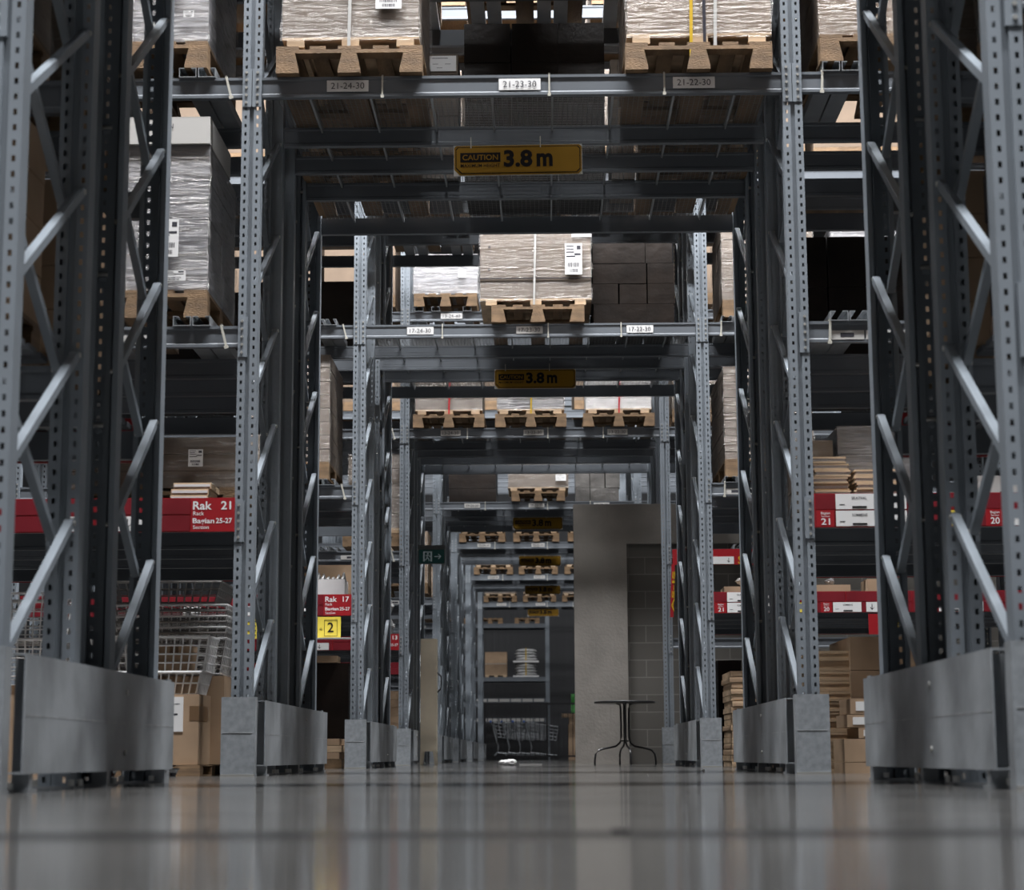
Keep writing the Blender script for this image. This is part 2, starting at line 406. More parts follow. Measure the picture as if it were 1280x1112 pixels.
RACKS = {}
def rack(num, y0, offs, word, wall_right=False, portal_deck=True, gplate=(.10, None), far=False, side_l=True, side_r=True):
    name_lab = 'grey pallet rack, %s' % word
    t = thing('pallet_rack', name_lab, 'rack', (0, y0, 0), 'pallet rack rows')
    D = offs[-1]
    xs = [XL, XR] + ([XOL] if side_l else []) + ([XOR] if side_r else [])
    for x in xs:
        for i, o in enumerate(offs):
            back = i >= len(offs)-2 and len(offs) > 2 or (len(offs) == 2 and i == 1)
            zb = 0
            p = link('post', POST, t, (x, o + (.0 if not back else .0), zb))
            if back: p.rotation_euler = (0, 0, math.pi); p.location.y = o+.06
            f = link('base_plate', FOOT, p, (0, 0, 0))
    # bracing in first and last frame
    for x in (XL, XR):
        if wall_right and x == XR: continue
        pairs = [(0, 1)] if len(offs) == 2 else [(0, 1), (len(offs)-2, len(offs)-1)]
        for a, c in pairs:
            ya, yc = offs[a]+.05, offs[c]-.02
            s = 1 if x == XL else -1
            dy = yc-ya
            for i in range(9):
                z = .38+i*.59
                if z+.55 > PH: break
                link('brace', brace(dy, .52), t, (x+s*.030, ya, z))
                link('brace', brace(dy, -.50), t, (x-s*.030, ya, z+.97))
    # front and back guards
    for x in (XL, XR):
        link('post_guard', GF, t, (x, -.085, 0))
        if not far:
            g = link('post_guard', GF, t, (x, D+.155, 0)); g.rotation_euler = (0, 0, math.pi)
    ga, gb = gplate; gb = gb if gb is not None else D+.10
    GP = guard_plate(gb-ga)
    link('guard_plate', GP, t, (XL+.117, ga, 0))
    if not wall_right:
        o = link('guard_plate', GP, t, (XR-.117, gb, 0)); o.rotation_euler = (0, 0, math.pi)
    beams = {}
    xc = (XL+XR)/2
    for lv, z in (('1', 1.34), ('2', 2.385), ('3', 3.85), ('4', 5.28), ('5', 6.88)):  # topmost beam level is an addition above the view, for shade
        for bay, bx in (('L', xc-BW), ('C', xc), ('R', xc+BW)):
            if bay == 'C' and lv in '12': continue
            if (bay == 'L' and not side_l) or (bay == 'R' and not side_r): continue
            for i, o in enumerate(offs):
                if wall_right and bay == 'R' and lv in '12' and i > 0: continue
                last = i == len(offs)-1
                m_ = link('beam', BEAM, t, (bx, o+(.008 if not last else .052), z))
                if last: m_.rotation_euler = (0, 0, math.pi)
                beams[(bay, lv, i)] = m_
                if i == 0:
                    link('beam_bracket', BRK, m_, (BW/2-.058+.004, -.008, 0))
                    q = link('beam_bracket', BRK, m_, (-BW/2+.058-.004, -.008, 0)); q.scale = (-1, 1, 1)
        # decks
    if portal_deck:
        for i in range(len(offs)-1):
            d = offs[i+1]-offs[i]-.045
            key = round(d, 3)
            if key not in _dk: _dk[key] = mesh_deck(BW-.2, d)
            link('mesh_deck', _dk[key], t, (xc, offs[i]+.05, 3.964))
    for bay, bx in (('L', xc-BW), ('R', xc+BW)):
        if (bay == 'L' and not side_l) or (bay == 'R' and (not side_r or wall_right)): continue
        for a, c in ([(0, 1)] if len(offs) == 2 else [(0, 1), (len(offs)-2, len(offs)-1)]):
            d = offs[c]-offs[a]
            link('shelf_deck', (_dk.setdefault(('s', round(d, 3)), shelf_deck(BW-.13, d+.02))), t, (bx, offs[a]+.01, 1.481))
    # zip ties
    if ('C', '3', 0) in beams:
        for x in (-.80, .16, .82): link('cable_tie', TIE, beams[('C', '3', 0)], (x, 0, 0))
    RACKS[num] = (t, beams)
    return t, beams

O5 = [0, .90, 1.47, 2.07, 2.94]
rack('25', 5.68, [0, .88, 1.44, 2.25], 'nearest to the camera with its beams out of view', gplate=(.05, 2.36))
rack('21', 10.55, O5, 'second from the camera, its beam labelled 21-23-30', gplate=(.12, 3.15))
rack('17', 16.99, O5, 'third from the camera, its beam labelled 17-23-30', gplate=(.12, 3.1))
rack('13', 22.57, O5, 'fourth from the camera, its beam labelled 13-23-30', wall_right=True, gplate=(.12, .95))
rack('09', 29.3, O5, 'fifth from the camera, labelled 09-24-30, behind the concrete wall')
rack('05', 34.95, O5, 'sixth from the camera, beyond the exit sign', far=True)
rack('03', 41.3, O5, 'seventh from the camera, far down the aisle', far=True)
rack('01', 48.8, [0, 1.0], 'last drive-through row before the black railing', far=True)
for num, k in (('21', 'paper'), ('17', 'paper'), ('13', 'labelgrey'), ('09', 'labelgrey'), ('05', 'labelgrey'), ('03', 'labelgrey'), ('01', 'labelgrey')):
    t, bm = RACKS[num]
    for x, c in ((-1.0, '24'), (-.01, '23'), (.99, '22')):
        kk = 'labelgrey' if (num == '17' and c == '23') else k
        label_plate(bm[('C', '3', 0)], x, .063, '%s-%s-30' % (num, c), k=kk)
    label_plate(bm[('L', '3', 0)], .58, .05, '%s-25-30' % num, w=.28, k=k)
    label_plate(bm[('R', '3', 0)], -.72, .063, '%s-21-30' % num, k=k)
    barcode_strip(bm[('L', '2', 0)], .92, .045, 1); barcode_strip(bm[('R', '2', 0)], -1.28, .04, 3, .19)
t, bm = RACKS['21']; label_plate(bm[('L', '2', 0)], .62, .06, '21-25-20', w=.28, k='paper')
t, bm = RACKS['13']; label_plate(bm[('C', '4', 0)], -.99, .063, '13-24-40', w=.26)
# slanted nylon ties beside the posts
for num in ('21', '17', '13'):
    t, bm = RACKS[num]
    for lv in ('2', '3'):
        for bay, x, r in (('L', 1.43, -.25), ('R', -1.38, .05)):
            if (bay, lv, 0) in bm:
                o = link('cable_tie', TIE, bm[(bay, lv, 0)], (x, -.006, 0)); o.rotation_euler = (0, r, 0); o.scale = (1.3, 1, 1.05)
def bars(num, yoff, xs, z):
    t, _ = RACKS[num]
    for x in xs: link('support_bar', BARM, t, (x, yoff, z))
SLX = [-3.9, -3.76, -3.3, -3.16, -2.95, -2.81, -2.32, -2.18, -2.03, -1.90][4:]
for num in ('21', '17', '13'):
    for z in (2.505, 3.97):
        bars(num, -.01, [-2.62, -2.51, -2.04, -1.93], z); bars(num, -.01, [1.66, 1.77, 2.28, 2.39], z)
for num in ('21', '17'):
    for yo in (-.01, 2.0):
        bars(num, yo, [-1.42, -1.28, -.92, -.80, -.46, -.34, .02, .14, .50, .62, .86, 1.06], 5.40)
bars('13', -.01, [-1.50, -1.30, -.92, -.70], 5.40)

# ------------------------------------------------------------------ pallets and loads
def pallet(x, y, z, label, w=.82, d=1.15, group='wooden pallets', k='wood'):
    t = thing('pallet', label, 'pallet', (x, y, z), group)
    b = MB()
    b.box(-w/2, w/2, 0, .10, .118, .14, k); b.box(-w/2, w/2, d/2-.05, d/2+.05, .118, .14, k); b.box(-w/2, w/2, d-.10, d, .118, .14, k)
    for i, (a, c) in enumerate(((-w/2, -w/2+.13), (-w*.27, -w*.27+.09), (-.065, .065), (w*.27-.09, w*.27), (w/2-.13, w/2))):
        b.box(a, c, 0, d, .141, .160, k)
    b.build('deck', t)
    for c in (-w/2+.065, 0, w/2-.065):
        b = MB(); b.box(c-.065, c+.065, 0, d, 0, .018, k)
        for yy in (0, d/2-.06, d-.12):
            s = -1 if c < -.1 else 1 if c > .1 else 0
            l, r_ = c-.065, c+.065
            b.prismy([(l, .018), (r_, .018), (r_ - (.022 if s <= 0 else 0), .118), (l + (.022 if s >= 0 else 0), .118)], yy, yy+.12, k)
        b.build('skid', t)
    return t
def sheet(parent, x, z, w, h, y=-.004, k='paper', style=0):
    b = MB(); b.box(x-w/2, x+w/2, y-.001, y, z-h/2, z+h/2, k); yy = y-.0016
    def r(u0, u1, v0, v1, kk='inkgrey'): b.poly([(x-w/2+w*u0, yy, z-h/2+h*v0), (x-w/2+w*u1, yy, z-h/2+h*v0), (x-w/2+w*u1, yy, z-h/2+h*v1), (x-w/2+w*u0, yy, z-h/2+h*v1)], kk)
    if style == 0:      # shipping label with text lines and two barcodes
        for v in (.90, .80, .70): r(.08, .45+.1*random.random(), v, v+.035)
        r(.70, .92, .80, .93); r(.55, .92, .62, .68); r(.08, .6, .56, .60)
        n = 14
        for i in range(n):
            u = .16+i*.68/n; r(u, u+.68/n*(.3+.5*random.random()), .24, .38)
        for i in range(10):
            u = .26+i*.5/10; r(u, u+.5/10*(.3+.5*random.random()), .07, .18)
    elif style == 1:    # plain sheet with faint lines
        r(.12, .7, .82, .86); r(.15, .35, .45, .48); r(.6, .8, .45, .48); r(.3, .5, .2, .23)
    return b.build('shipping_label', parent)
def load(x, y, z, w, d, h, label, k='carton', nx=2, nz=3, film=True, name='wrapped_load', group=None, strap=None, tray=True, cat='load', jig=.004):
    """x = centre, y = front, z = bottom"""
    t = thing(name, label, cat, (x, y, z), group)
    z0 = 0
    if tray:
        b = MB(); b.box(-w/2, w/2, 0, d, .045, .058, 'woodlight')
        for c in (-w*.40, 0, w*.40): b.box(c-.05, c+.05, 0, d, 0, .045, 'woodlight')
        b.build('tray', t); z0 = .058
    b = MB(); ny = 2 if d > .7 else 1
    for i in range(nx):
        for l in range(nz):
            for j in range(ny):
                jx, jy = random.uniform(-jig, jig), random.uniform(0, jig)
                g = .0025
                x0, x1 = -w/2+w*i/nx+g, -w/2+w*(i+1)/nx-g; zz0, zz1 = z0+(h-z0)*l/nz+.001, z0+(h-z0)*(l+1)/nz-g
                b.box(x0+jx, x1+jx, d*j/ny+g+jy, d*(j+1)/ny-g, zz0, zz1, k)
    b.build('cartons', t)
    if film:
        b = MB(); e = .007; N = 14
        # slightly bulging film tube
        ring = []
        for q in range(N+1):
            f = q/N; bulge = e+.006*math.sin(f*17+x*5)+.004*math.sin(f*41)
            ring.append([(-w/2-bulge, -bulge, z0*.6+(h-z0*.6)*f), (w/2+bulge, -bulge, z0*.6+(h-z0*.6)*f), (w/2+bulge, d+bulge, z0*.6+(h-z0*.6)*f), (-w/2-bulge, d+bulge, z0*.6+(h-z0*.6)*f)])
        for q in range(N):
            for s in range(4): b.poly([ring[q][s], ring[q][(s+1) % 4], ring[q+1][(s+1) % 4], ring[q+1][s]], 'film')
        b.build('stretch_film', t, smooth=False)
    if strap:
        for sx, sk, zb in strap:
            b = MB(); b.bar((sx, -.018, zb), (sx+.02*(1 if zb < 0 else 0), -.018, h+.004), .018, .003, sk)
            b.box(sx+.01, sx+.028, -.018, d+.018, h+.002, h+.006, sk); b.build('strap', t)
    return t

B3 = 3.974
# --- row 21, level above the opening
pallet(-1.105, 10.50, B3, 'wooden pallet under the shrink-wrapped cartons above label 21-24-30', .84)
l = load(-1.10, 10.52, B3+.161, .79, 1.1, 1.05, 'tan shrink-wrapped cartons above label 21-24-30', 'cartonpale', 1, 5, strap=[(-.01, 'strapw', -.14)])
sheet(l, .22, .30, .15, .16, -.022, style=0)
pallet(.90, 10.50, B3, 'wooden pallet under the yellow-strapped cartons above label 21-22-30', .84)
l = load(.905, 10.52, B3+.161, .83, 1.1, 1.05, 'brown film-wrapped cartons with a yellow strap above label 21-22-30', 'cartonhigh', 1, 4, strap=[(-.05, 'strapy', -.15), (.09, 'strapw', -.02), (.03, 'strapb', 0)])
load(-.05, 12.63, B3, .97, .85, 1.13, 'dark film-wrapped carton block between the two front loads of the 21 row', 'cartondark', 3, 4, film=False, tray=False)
l = load(-.70, 12.55, B3, .26, .4, .88, 'narrow pale carton stack beside the dark block in the 21 row', 'cartonpale', 1, 6, film=False, tray=False); sheet(l, .02, .81, .19, .11, -.006, style=1)
load(.55, 12.6, B3, .16, .6, .85, 'narrow pale carton stack right of the dark block in the 21 row', 'cartonpale', 2, 6, film=False, tray=False)
pallet(-1.22, 12.45, B3, 'wooden pallet at the rear left of the 21 opening deck', .8, 1.0); load(-1.22, 12.47, B3+.161, .74, .95, .9, 'brown cartons at the rear left of the 21 opening deck', 'carton', 2, 3)
pallet(1.02, 12.45, B3, 'wooden pallet at the rear right of the 21 opening deck', .72, 1.0); load(1.02, 12.47, B3+.161, .7, .95, .9, 'brown cartons at the rear right of the 21 opening deck', 'carton', 2, 3)
# top level of 21 and 17
for num, y0 in (('21', 10.55), ('17', 16.99)):
    rn = {'21': 'first portal in full view', '17': 'portal behind that one'}[num]
    for yo, side in ((-.03, 'front'), (1.98, 'rear')):
        for x, sd in ((-1.16, 'left'), (-.12, 'middle'), (.92, 'right')):
            pallet(x, y0+yo, 5.458, 'wooden pallet on top of the %s, %s %s' % (rn, side, sd), .84, 1.05)
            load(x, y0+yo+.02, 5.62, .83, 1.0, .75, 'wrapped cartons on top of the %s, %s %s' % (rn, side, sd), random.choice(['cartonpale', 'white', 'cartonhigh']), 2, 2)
# side bays, row 21
B3s = 4.028; B2s = 2.563
def on_pallet(x, y, z, w, d, h, where, label, k='carton', nx=1, nz=4, **kw):
    pallet(x, y-.02, z, 'wooden pallet under the %s' % where, max(.5, w), d+.05)
    return load(x, y, z+.161, w, d, h, label, k, nx, nz, tray=False, **kw)
l = on_pallet(-2.33, 10.56, B3s, .80, .98, 1.0, 'white block on the upper left of the 21 row', 'white-wrapped block with barcodes on the upper level left of the opening', 'white', 1, 3)
sheet(l, .18, .36, .11, .10, -.03, style=0); sheet(l, .29, .16, .06, .04, -.03, style=0)
l = on_pallet(-2.32, 10.60, B2s, .82, .95, .86, 'tall white block on the middle level left of 21', 'tall glossy white-wrapped block with a carton cap left of the opening', 'white', 1, 4)
sheet(l, .18, .30, .13, .22, -.03, style=0); sheet(l, .22, .08, .14, .06, -.03, style=0)
b = MB(); b.box(-.44, .40, -.02, .7, 0, .16, 'labelgrey'); o = tag(b.build('carton', None, (-2.31, 10.60, B2s+.161+.862)), 'white flat carton with faint print capping the tall white block', 'carton')
b = MB(); b.text('SKORN', 0, -.002, .09, .03, 'inkgrey'); b.text('SKAUTUR', -.03, -.002, .03, .022, 'inkgrey'); b.build('print', o, (.05, -.021, 0))
l = on_pallet(2.02, 10.56, B3s, .84, .98, 1.0, 'glossy brown load on the upper right of the 21 row', 'glossy brown-wrapped load on the upper level right of the opening', 'cartonhigh', 1, 3)
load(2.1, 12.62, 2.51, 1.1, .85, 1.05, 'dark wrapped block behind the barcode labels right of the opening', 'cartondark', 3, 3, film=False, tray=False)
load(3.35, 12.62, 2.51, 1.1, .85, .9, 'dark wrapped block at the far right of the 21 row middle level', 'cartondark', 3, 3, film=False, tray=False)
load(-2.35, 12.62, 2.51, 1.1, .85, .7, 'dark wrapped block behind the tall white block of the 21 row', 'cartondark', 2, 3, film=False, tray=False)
S1 = 1.483
l = on_pallet(-2.30, 10.98, S1+.0, 1.10, .42, .30, 'low wrapped stack over the Rak 21 sign', 'low brown shrink-wrapped stack with a label above the Rak 21 sign', 'cartonpale', 1, 3)
sheet(l, .28, .17, .085, .10, -.03, style=0)
for i in range(4):
    b = MB(); b.box(-.105, .105, 0, .28, 0, .033, 'woodlight'); b.box(-.1, .1, -.002, .28, .01, .024, 'whitecard')
    tag(b.build('flat_pack', None, (-1.98+random.uniform(-.01, .01), 10.60, S1+i*.0345)), 'thin pale flat pack in the small pile above the Rak 21 sign', 'flat pack', 'flat packs above the Rak 21 sign')
# right: piles of thin packs
def packpile(x, y, z, n, w, d, h, label, group, sheet_k='whitecard'):
    for i in range(n):
        b = MB(); b.box(-w/2, w/2, 0, d, 0, h*.28, 'woodlight'); b.box(-w/2+.008, w/2-.006, .004, d, h*.28, h*.7, sheet_k); b.box(-w/2, w/2, 0, d, h*.7, h*.97, 'woodlight')
        tag(b.build('flat_pack', None, (x+random.uniform(-.015, .015), y+random.uniform(0, .01), z+i*h)), label, 'flat pack', group)
packpile(1.60, 10.64, S1, 7, .20, .35, .038, 'thin wood-edged flat pack in the left, taller pile above the red 21 strip', 'flat packs in the taller pile')
packpile(1.865, 10.62, S1, 5, .26, .35, .038, 'thin wood-edged flat pack in the right, lower pile above the red 21 strip', 'flat packs in the lower pile')
load(1.95, 11.0, S1, .5, .4, .50, 'white wrapped load behind the flat packs right of the opening', 'white', 1, 3, film=True, tray=False)
load(1.56, 11.0, S1, .22, .4, .42, 'narrow brown wrapped load behind the taller flat pack pile', 'cartonpale', 1, 3, film=True, tray=False)
b = MB(); b.box(-.22, .22, 0, .4, 0, .16, 'labelgrey'); b.box(-.03, -.02, -.002, 0, .06, .07, 'ink'); b.box(.0, .01, -.002, 0, .06, .07, 'ink'); b.box(.03, .04, -.002, 0, .06, .07, 'ink')
tag(b.build('storage_box', None, (2.58, 10.7, S1)), 'grey storage box with three dots above the red 20 strip', 'box')
# --- row 17
pallet(-.05, 16.94, B3, 'wooden pallet under the big brown carton above label 17-23-30', .84)
l = load(-.068, 16.96, B3+.161, 1.01, 1.1, .68, 'big brown film-wrapped carton above label 17-23-30', 'cartonpale', 1, 1, strap=[(-.02, 'strapw', -.14)])
sheet(l, .345, .42, .155, .29, -.024, style=0)
b = MB(); b.box(-.505, .505, -.009, -.002, .245, .252, 'strapb'); b.cyl((-.42, -.010, .33), .012, .004, 'ink', 10, 'y'); b.cyl((-.42, -.010, .54), .012, .004, 'ink', 10, 'y')
b.box(.33, .51, -.008, -.003, .69-.06, .69, 'paper')
b.build('band', l)
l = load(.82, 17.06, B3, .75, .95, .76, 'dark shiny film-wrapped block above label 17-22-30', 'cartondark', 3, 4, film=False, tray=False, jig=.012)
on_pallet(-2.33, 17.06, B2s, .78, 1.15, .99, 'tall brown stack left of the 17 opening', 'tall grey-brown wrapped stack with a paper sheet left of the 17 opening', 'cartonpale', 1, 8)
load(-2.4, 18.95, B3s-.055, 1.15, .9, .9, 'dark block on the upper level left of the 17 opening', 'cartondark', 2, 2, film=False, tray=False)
on_pallet(2.05, 17.06, B3s, .84, .98, .76, 'tan load on the upper right of the 17 row', 'tan film-wrapped load on the upper level right of the 17 opening', 'cartonpale', 1, 4)
on_pallet(3.05, 17.06, B3s, .84, .98, .70, 'white load on the far upper right of the 17 row', 'white wrapped load on the upper level, far right of the 17 row', 'white', 1, 3)
on_pallet(2.02, 17.06, B2s, .80, 1.3, .85, 'brown layered load right of the 17 opening', 'brown layered load in loose film on the middle level right of the 17 opening', 'cartonpale', 1, 12)
l = load(-1.95, 17.1, S1, .32, .3, .19, 'open white foam box on the shelf above the Rak 17 sign', 'whitecard', 1, 1, film=False, tray=False, name='foam_box', cat='box')
b = MB()
for i in range(7):
    a = i*1.3; b.tube([(-.14+.045*i, .05, .19), (-.13+.045*i, .08, .225+.02*math.sin(a)), (-.12+.045*i, .11, .19)], .012, 'clear', 6)
b.build('packing_film', l)
MB().box(-.28, .28, 0, .5, 0, .35, 'carton').build('carton', None, (-1.98, 17.45, S1))
tag(bpy.data.objects[-1] if False else COL.objects[-1], 'brown carton behind the white foam box on the 17 row shelf', 'carton')
# --- row 13
for x, lab, lk, hh, st in ((-1.14, '13-24-30', 'cartonpale', .7, 'strapr'), (-.16, '13-23-30', 'white', .7, 'strapy'), (.89, '13-22-30', 'whitecard', .7, 'strapr')):
    pallet(x, 22.53, B3, 'wooden pallet above label %s' % lab, .85)
    load(x, 22.56, B3+.161, .80 if x < .5 else .78, 1.05, hh, {'13-24-30': 'brown film-wrapped load with a red strap above label 13-24-30', '13-23-30': 'white sheeted load with a yellow strap above label 13-23-30', '13-22-30': 'pale striped load with a red strap above label 13-22-30'}[lab], lk, 1, 5, strap=[(-.0, st, -.12)])
pallet(-1.18, 22.55, 5.458, 'wooden pallet under the white bale above label 13-24-40', .76); l = load(-1.18, 22.6, 5.62, .78, .95, .5, 'white wrapped bale above label 13-24-40', 'white', 1, 2, tray=False); sheet(l, .2, .25, .09, .1, -.03)
pallet(-2.05, 22.6, B2s, 'wooden pallet left of the 13 opening', .7, 1.0); l = load(-2.03, 22.62, B2s-.8+.16+.64, .62, .95, .95, 'brown wrapped load with a white sheet left of the 13 opening', 'cartonpale', 1, 5)
l.location.z = B2s+.161
on_pallet(1.95, 22.62, B3s, .84, .98, .7, 'pale load on the upper right of the 13 row', 'pale wrapped load on the upper level right of the 13 opening', 'cartonpale', 1, 4)
# --- row 9
pallet(-.10, 29.26, B3, 'wooden pallet above label 09-23-30', .82); l = load(-.10, 29.3, B3+.161, .93, 1.0, .60, 'grey-brown wrapped load above label 09-23-30', 'cartonpale', 1, 2)
sheet(l, .35, .2, .16, .1, -.03, style=1)
load(-1.12, 29.5, B3, .74, .9, .7, 'dark brown block above label 09-24-30', 'cartondark', 1, 3, film=False, tray=False)
load(.82, 29.5, B3, .68, .9, .7, 'grey film-wrapped crate block standing above the concrete wall', 'blackfilm', 3, 3, film=False, tray=False, jig=.01)
for num, y0, xs in (('05', 34.95, (-1.15, -.16, .84)), ('03', 41.3, (-1.12, -.15, .84)), ('01', 48.8, (-1.15, -.15, .85))):
    for x, lab in zip(xs, ('24', '23', '22')):
        pallet(x, y0-.02, B3, 'wooden pallet above label %s-%s-30' % (num, lab), .84)
        load(x, y0+.02, B3+.161, .8, .9, .5, 'wrapped load on the deck above label %s-%s-30' % (num, lab), random.choice(['cartonpale', 'carton', 'cartondark']), 2, 2)
for num, y0 in (('fifth', 29.3), ('sixth', 34.95)):
    on_pallet(-2.15, y0+.03, B2s, .7, .9, .8, 'brown load left of the %s opening' % num, 'brown wrapped load on the middle level left of the %s portal' % num, 'carton', 1, 4)
# --- row 25 side bays, seen through its frames
for sx, xl, side in ((-1, -2.24, 'left'), (1, 2.02, 'right')):
    for yo, dp, pos in ((6.0, .75, 'front'), (7.22, .80, 'rear')):
        for z, lev, hh in ((S1, 'lower', .70), (2.507, 'upper', 1.0)):
            kk = 'cartondark' if (sx > 0 and pos == 'front') else ('cartonpale' if lev == 'upper' else 'carton')
            pallet(xl, yo-.01, z, 'wooden pallet in the nearest rack, %s side, %s, %s level' % (side, pos, lev), .84, dp+.02)
            load(xl, yo, z+.161, .84, dp, hh, 'brown carton stack in the nearest rack, %s side, %s, %s level' % (side, pos, lev), kk, 1, 4, film=(lev == 'upper'), tray=False)

# plain loaded upper levels, added above the view to shade what is below
ROWN = {'25': 'nearest', '21': 'second', '17': 'third', '13': 'fourth', '09': 'fifth', '05': 'sixth', '03': 'seventh', '01': 'last'}
def upper(num, y0, zs, D, skip_c=False):
    src = None
    for z in zs:
        for yo in ((.0, .98, 1.96) if D > 2.9 else (0, 1.2)):
            for x in (-4.1, -3.16, -2.22, -1.14, -.12, .90, 1.98, 2.92, 3.86):
                if -1.6 < x < 1.4 and skip_c: continue
                if src is None:
                    src = thing('carton', 'plain brown block of cartons added for shade, high in the %s rack row' % ROWN[num], 'carton', (x, y0+yo, z), 'cartons high up in the %s rack row' % ROWN[num])
                    b = MB(); b.box(-.43, .43, 0, .97, 0, .14, 'wood'); b.box(-.43, .43, 0, .97, .141, .86, 'cartonhigh'); me = b.build('box_body', src).data
                else:
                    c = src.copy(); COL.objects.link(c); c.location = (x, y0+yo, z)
                    for ch in src.children:
                        d = ch.copy(); COL.objects.link(d); d.parent = c
upper('25', 5.68, (3.975, 5.41, 7.01), 2.25)
upper('21', 10.55, (5.462,), 2.94, True); upper('17', 16.99, (5.462,), 2.94, True)
upper('13', 22.57, (5.462,), 2.94, True); upper('09', 29.3, (5.41,), 2.94)
for n_, y_ in (('21', 10.55), ('17', 16.99), ('13', 22.57)): upper(n_, y_, (7.01,), 2.94)

# ------------------------------------------------------------------ caution signs
def caution(x, y, z, label, tilt=0):
    t = thing('height_sign', label, 'sign', (x, y, z), 'maximum height signs'); w, h = .795, .195
    b = MB(); b.box(-w/2, w/2, 0, .004, 0, h, 'labelgrey'); b.build('backing', t)
    b = MB(); yy = -.001
    def rr(i, k, y_):
        cut = .035; x0, x1, z0, z1 = -w/2+i, w/2-i, i, h-i
        b.poly([(x0+cut, y_, z0), (x1-cut*.6, y_, z0), (x1, y_, z0+cut*.6), (x1, y_, z1-cut*.4), (x1-cut*.4, y_, z1), (x0+cut*.4, y_, z1), (x0, y_, z1-cut*.4), (x0, y_, z0+cut)], k)
    rr(.003, 'yellow', -.002); rr(.012, 'ink', -.004); rr(.017, 'yellow', -.006)
    b.box(-.357, -.108, -.009, -.006, .085, .145, 'ink'); b.text('CAUTION', -.233, -.011, .098, .034, 'yellow', 'c', .012, width=.22)
    b.text('MAXIMUM HEIGHT', -.233, -.009, .053, .021, 'ink', 'c', .006, width=.243)
    b.text('3.8', -.088, -.009, .058, .098, 'ink', 'l', .04, width=.178); b.text('m', .115, -.009, .058, .11, 'ink', 'l', .04, width=.10)
    b.build('sign_face', t)
    b = MB()
    for s in (-.29, .14): b.box(s-.003, s+.003, -.012, -.009, h-.02, h+.05, 'tie')
    b.build('cable_tie', t)
    return t
caution(-.150, 11.44, 3.645, 'yellow caution sign on the second beam of the nearest portal').rotation_euler = (0, R(-.4), 0)
caution(-.085, 18.40, 3.64, 'yellow caution sign hanging in the portal labelled 17')
caution(-.115, 30.35, 3.66, 'yellow caution sign hanging in the portal labelled 09, left of the concrete wall')
caution(-.10, 36.2, 3.65, 'yellow caution sign hanging in the portal beyond the 09 row')
caution(-.06, 42.5, 3.64, 'dim yellow caution sign in the seventh portal')
caution(-.06, 49.0, 3.62, 'dim yellow caution sign in the last portal')

# ------------------------------------------------------------------ red shelf strips
def arrow(b, x, z, y, s=.03, k='ink', up_=False):
    d = -1 if not up_ else 1
    b.poly([(x-.003, y, z-s*.9), (x+.003, y, z-s*.9), (x+.003, y, z+s*.9), (x-.003, y, z+s*.9)], k)
    for q in (-1, 1): b.poly([(x, y, z+d*s*.9), (x+q*s*.6, y, z+d*s*.2), (x+q*s*.6+.004, y, z+d*s*.2+.006), (x, y, z+d*s*.9+.009)], k)
def strip_left(num, y, secs='25-27', z=1.335, x1=-1.72, label=''):
    t = thing('shelf_sign', label, 'sign', (0, y, z), 'red shelf signs'); H = .19
    b = MB(); b.box(XOL+.1, x1, 0, .012, 0, H, 'red'); b.build('backing', t)
    b = MB(); w = .243
    for i in range(10):
        xe = x1-w-i*.27
        for r_ in (0, 1): b.box(xe-.26, xe-.004, -.004, -.001, .006+r_*.094, .092+r_*.094, 'pocket')
    b.build('pocket_row', t)
    for xa, r_, up_ in ((x1-w-.64, 0, False), (x1-w-.16 if num != '21' else x1-w-.30, 0, False), (x1-w-1.15, 0, False)):
        b = MB(); b.box(xa-.10, xa+.06, -.008, -.005, .006+r_*.094, .088+r_*.094, 'paper'); arrow(b, xa-.05, .047+r_*.094, -.0085)
        b.build('shelf_card', t)
    b = MB(); b.box(x1-w+.002, x1-.001, -.004, -.001, .002, H-.002, 'red')
    b.text('Rak', x1-w+.012, -.005, .125, .045, 'paper', 'l', .02, width=.105); b.text(num, x1-.02-.055, -.005, .125, .045, 'paper', 'l', .02, width=.056 if len(num) > 1 else .03)
    b.text('Rack', x1-w+.014, -.005, .092, .022, 'paper', 'l', .005, width=.06)
    b.text('Bagian', x1-w+.012, -.005, .048, .028, 'paper', 'l', .02, width=.12); b.text(secs, x1-.102, -.005, .048, .028, 'paper', 'l', .02, width=.09)
    b.text('Section', x1-w+.014, -.005, .016, .02, 'paper', 'l', .005, width=.088)
    b.build('rack_number_panel', t)
    return t
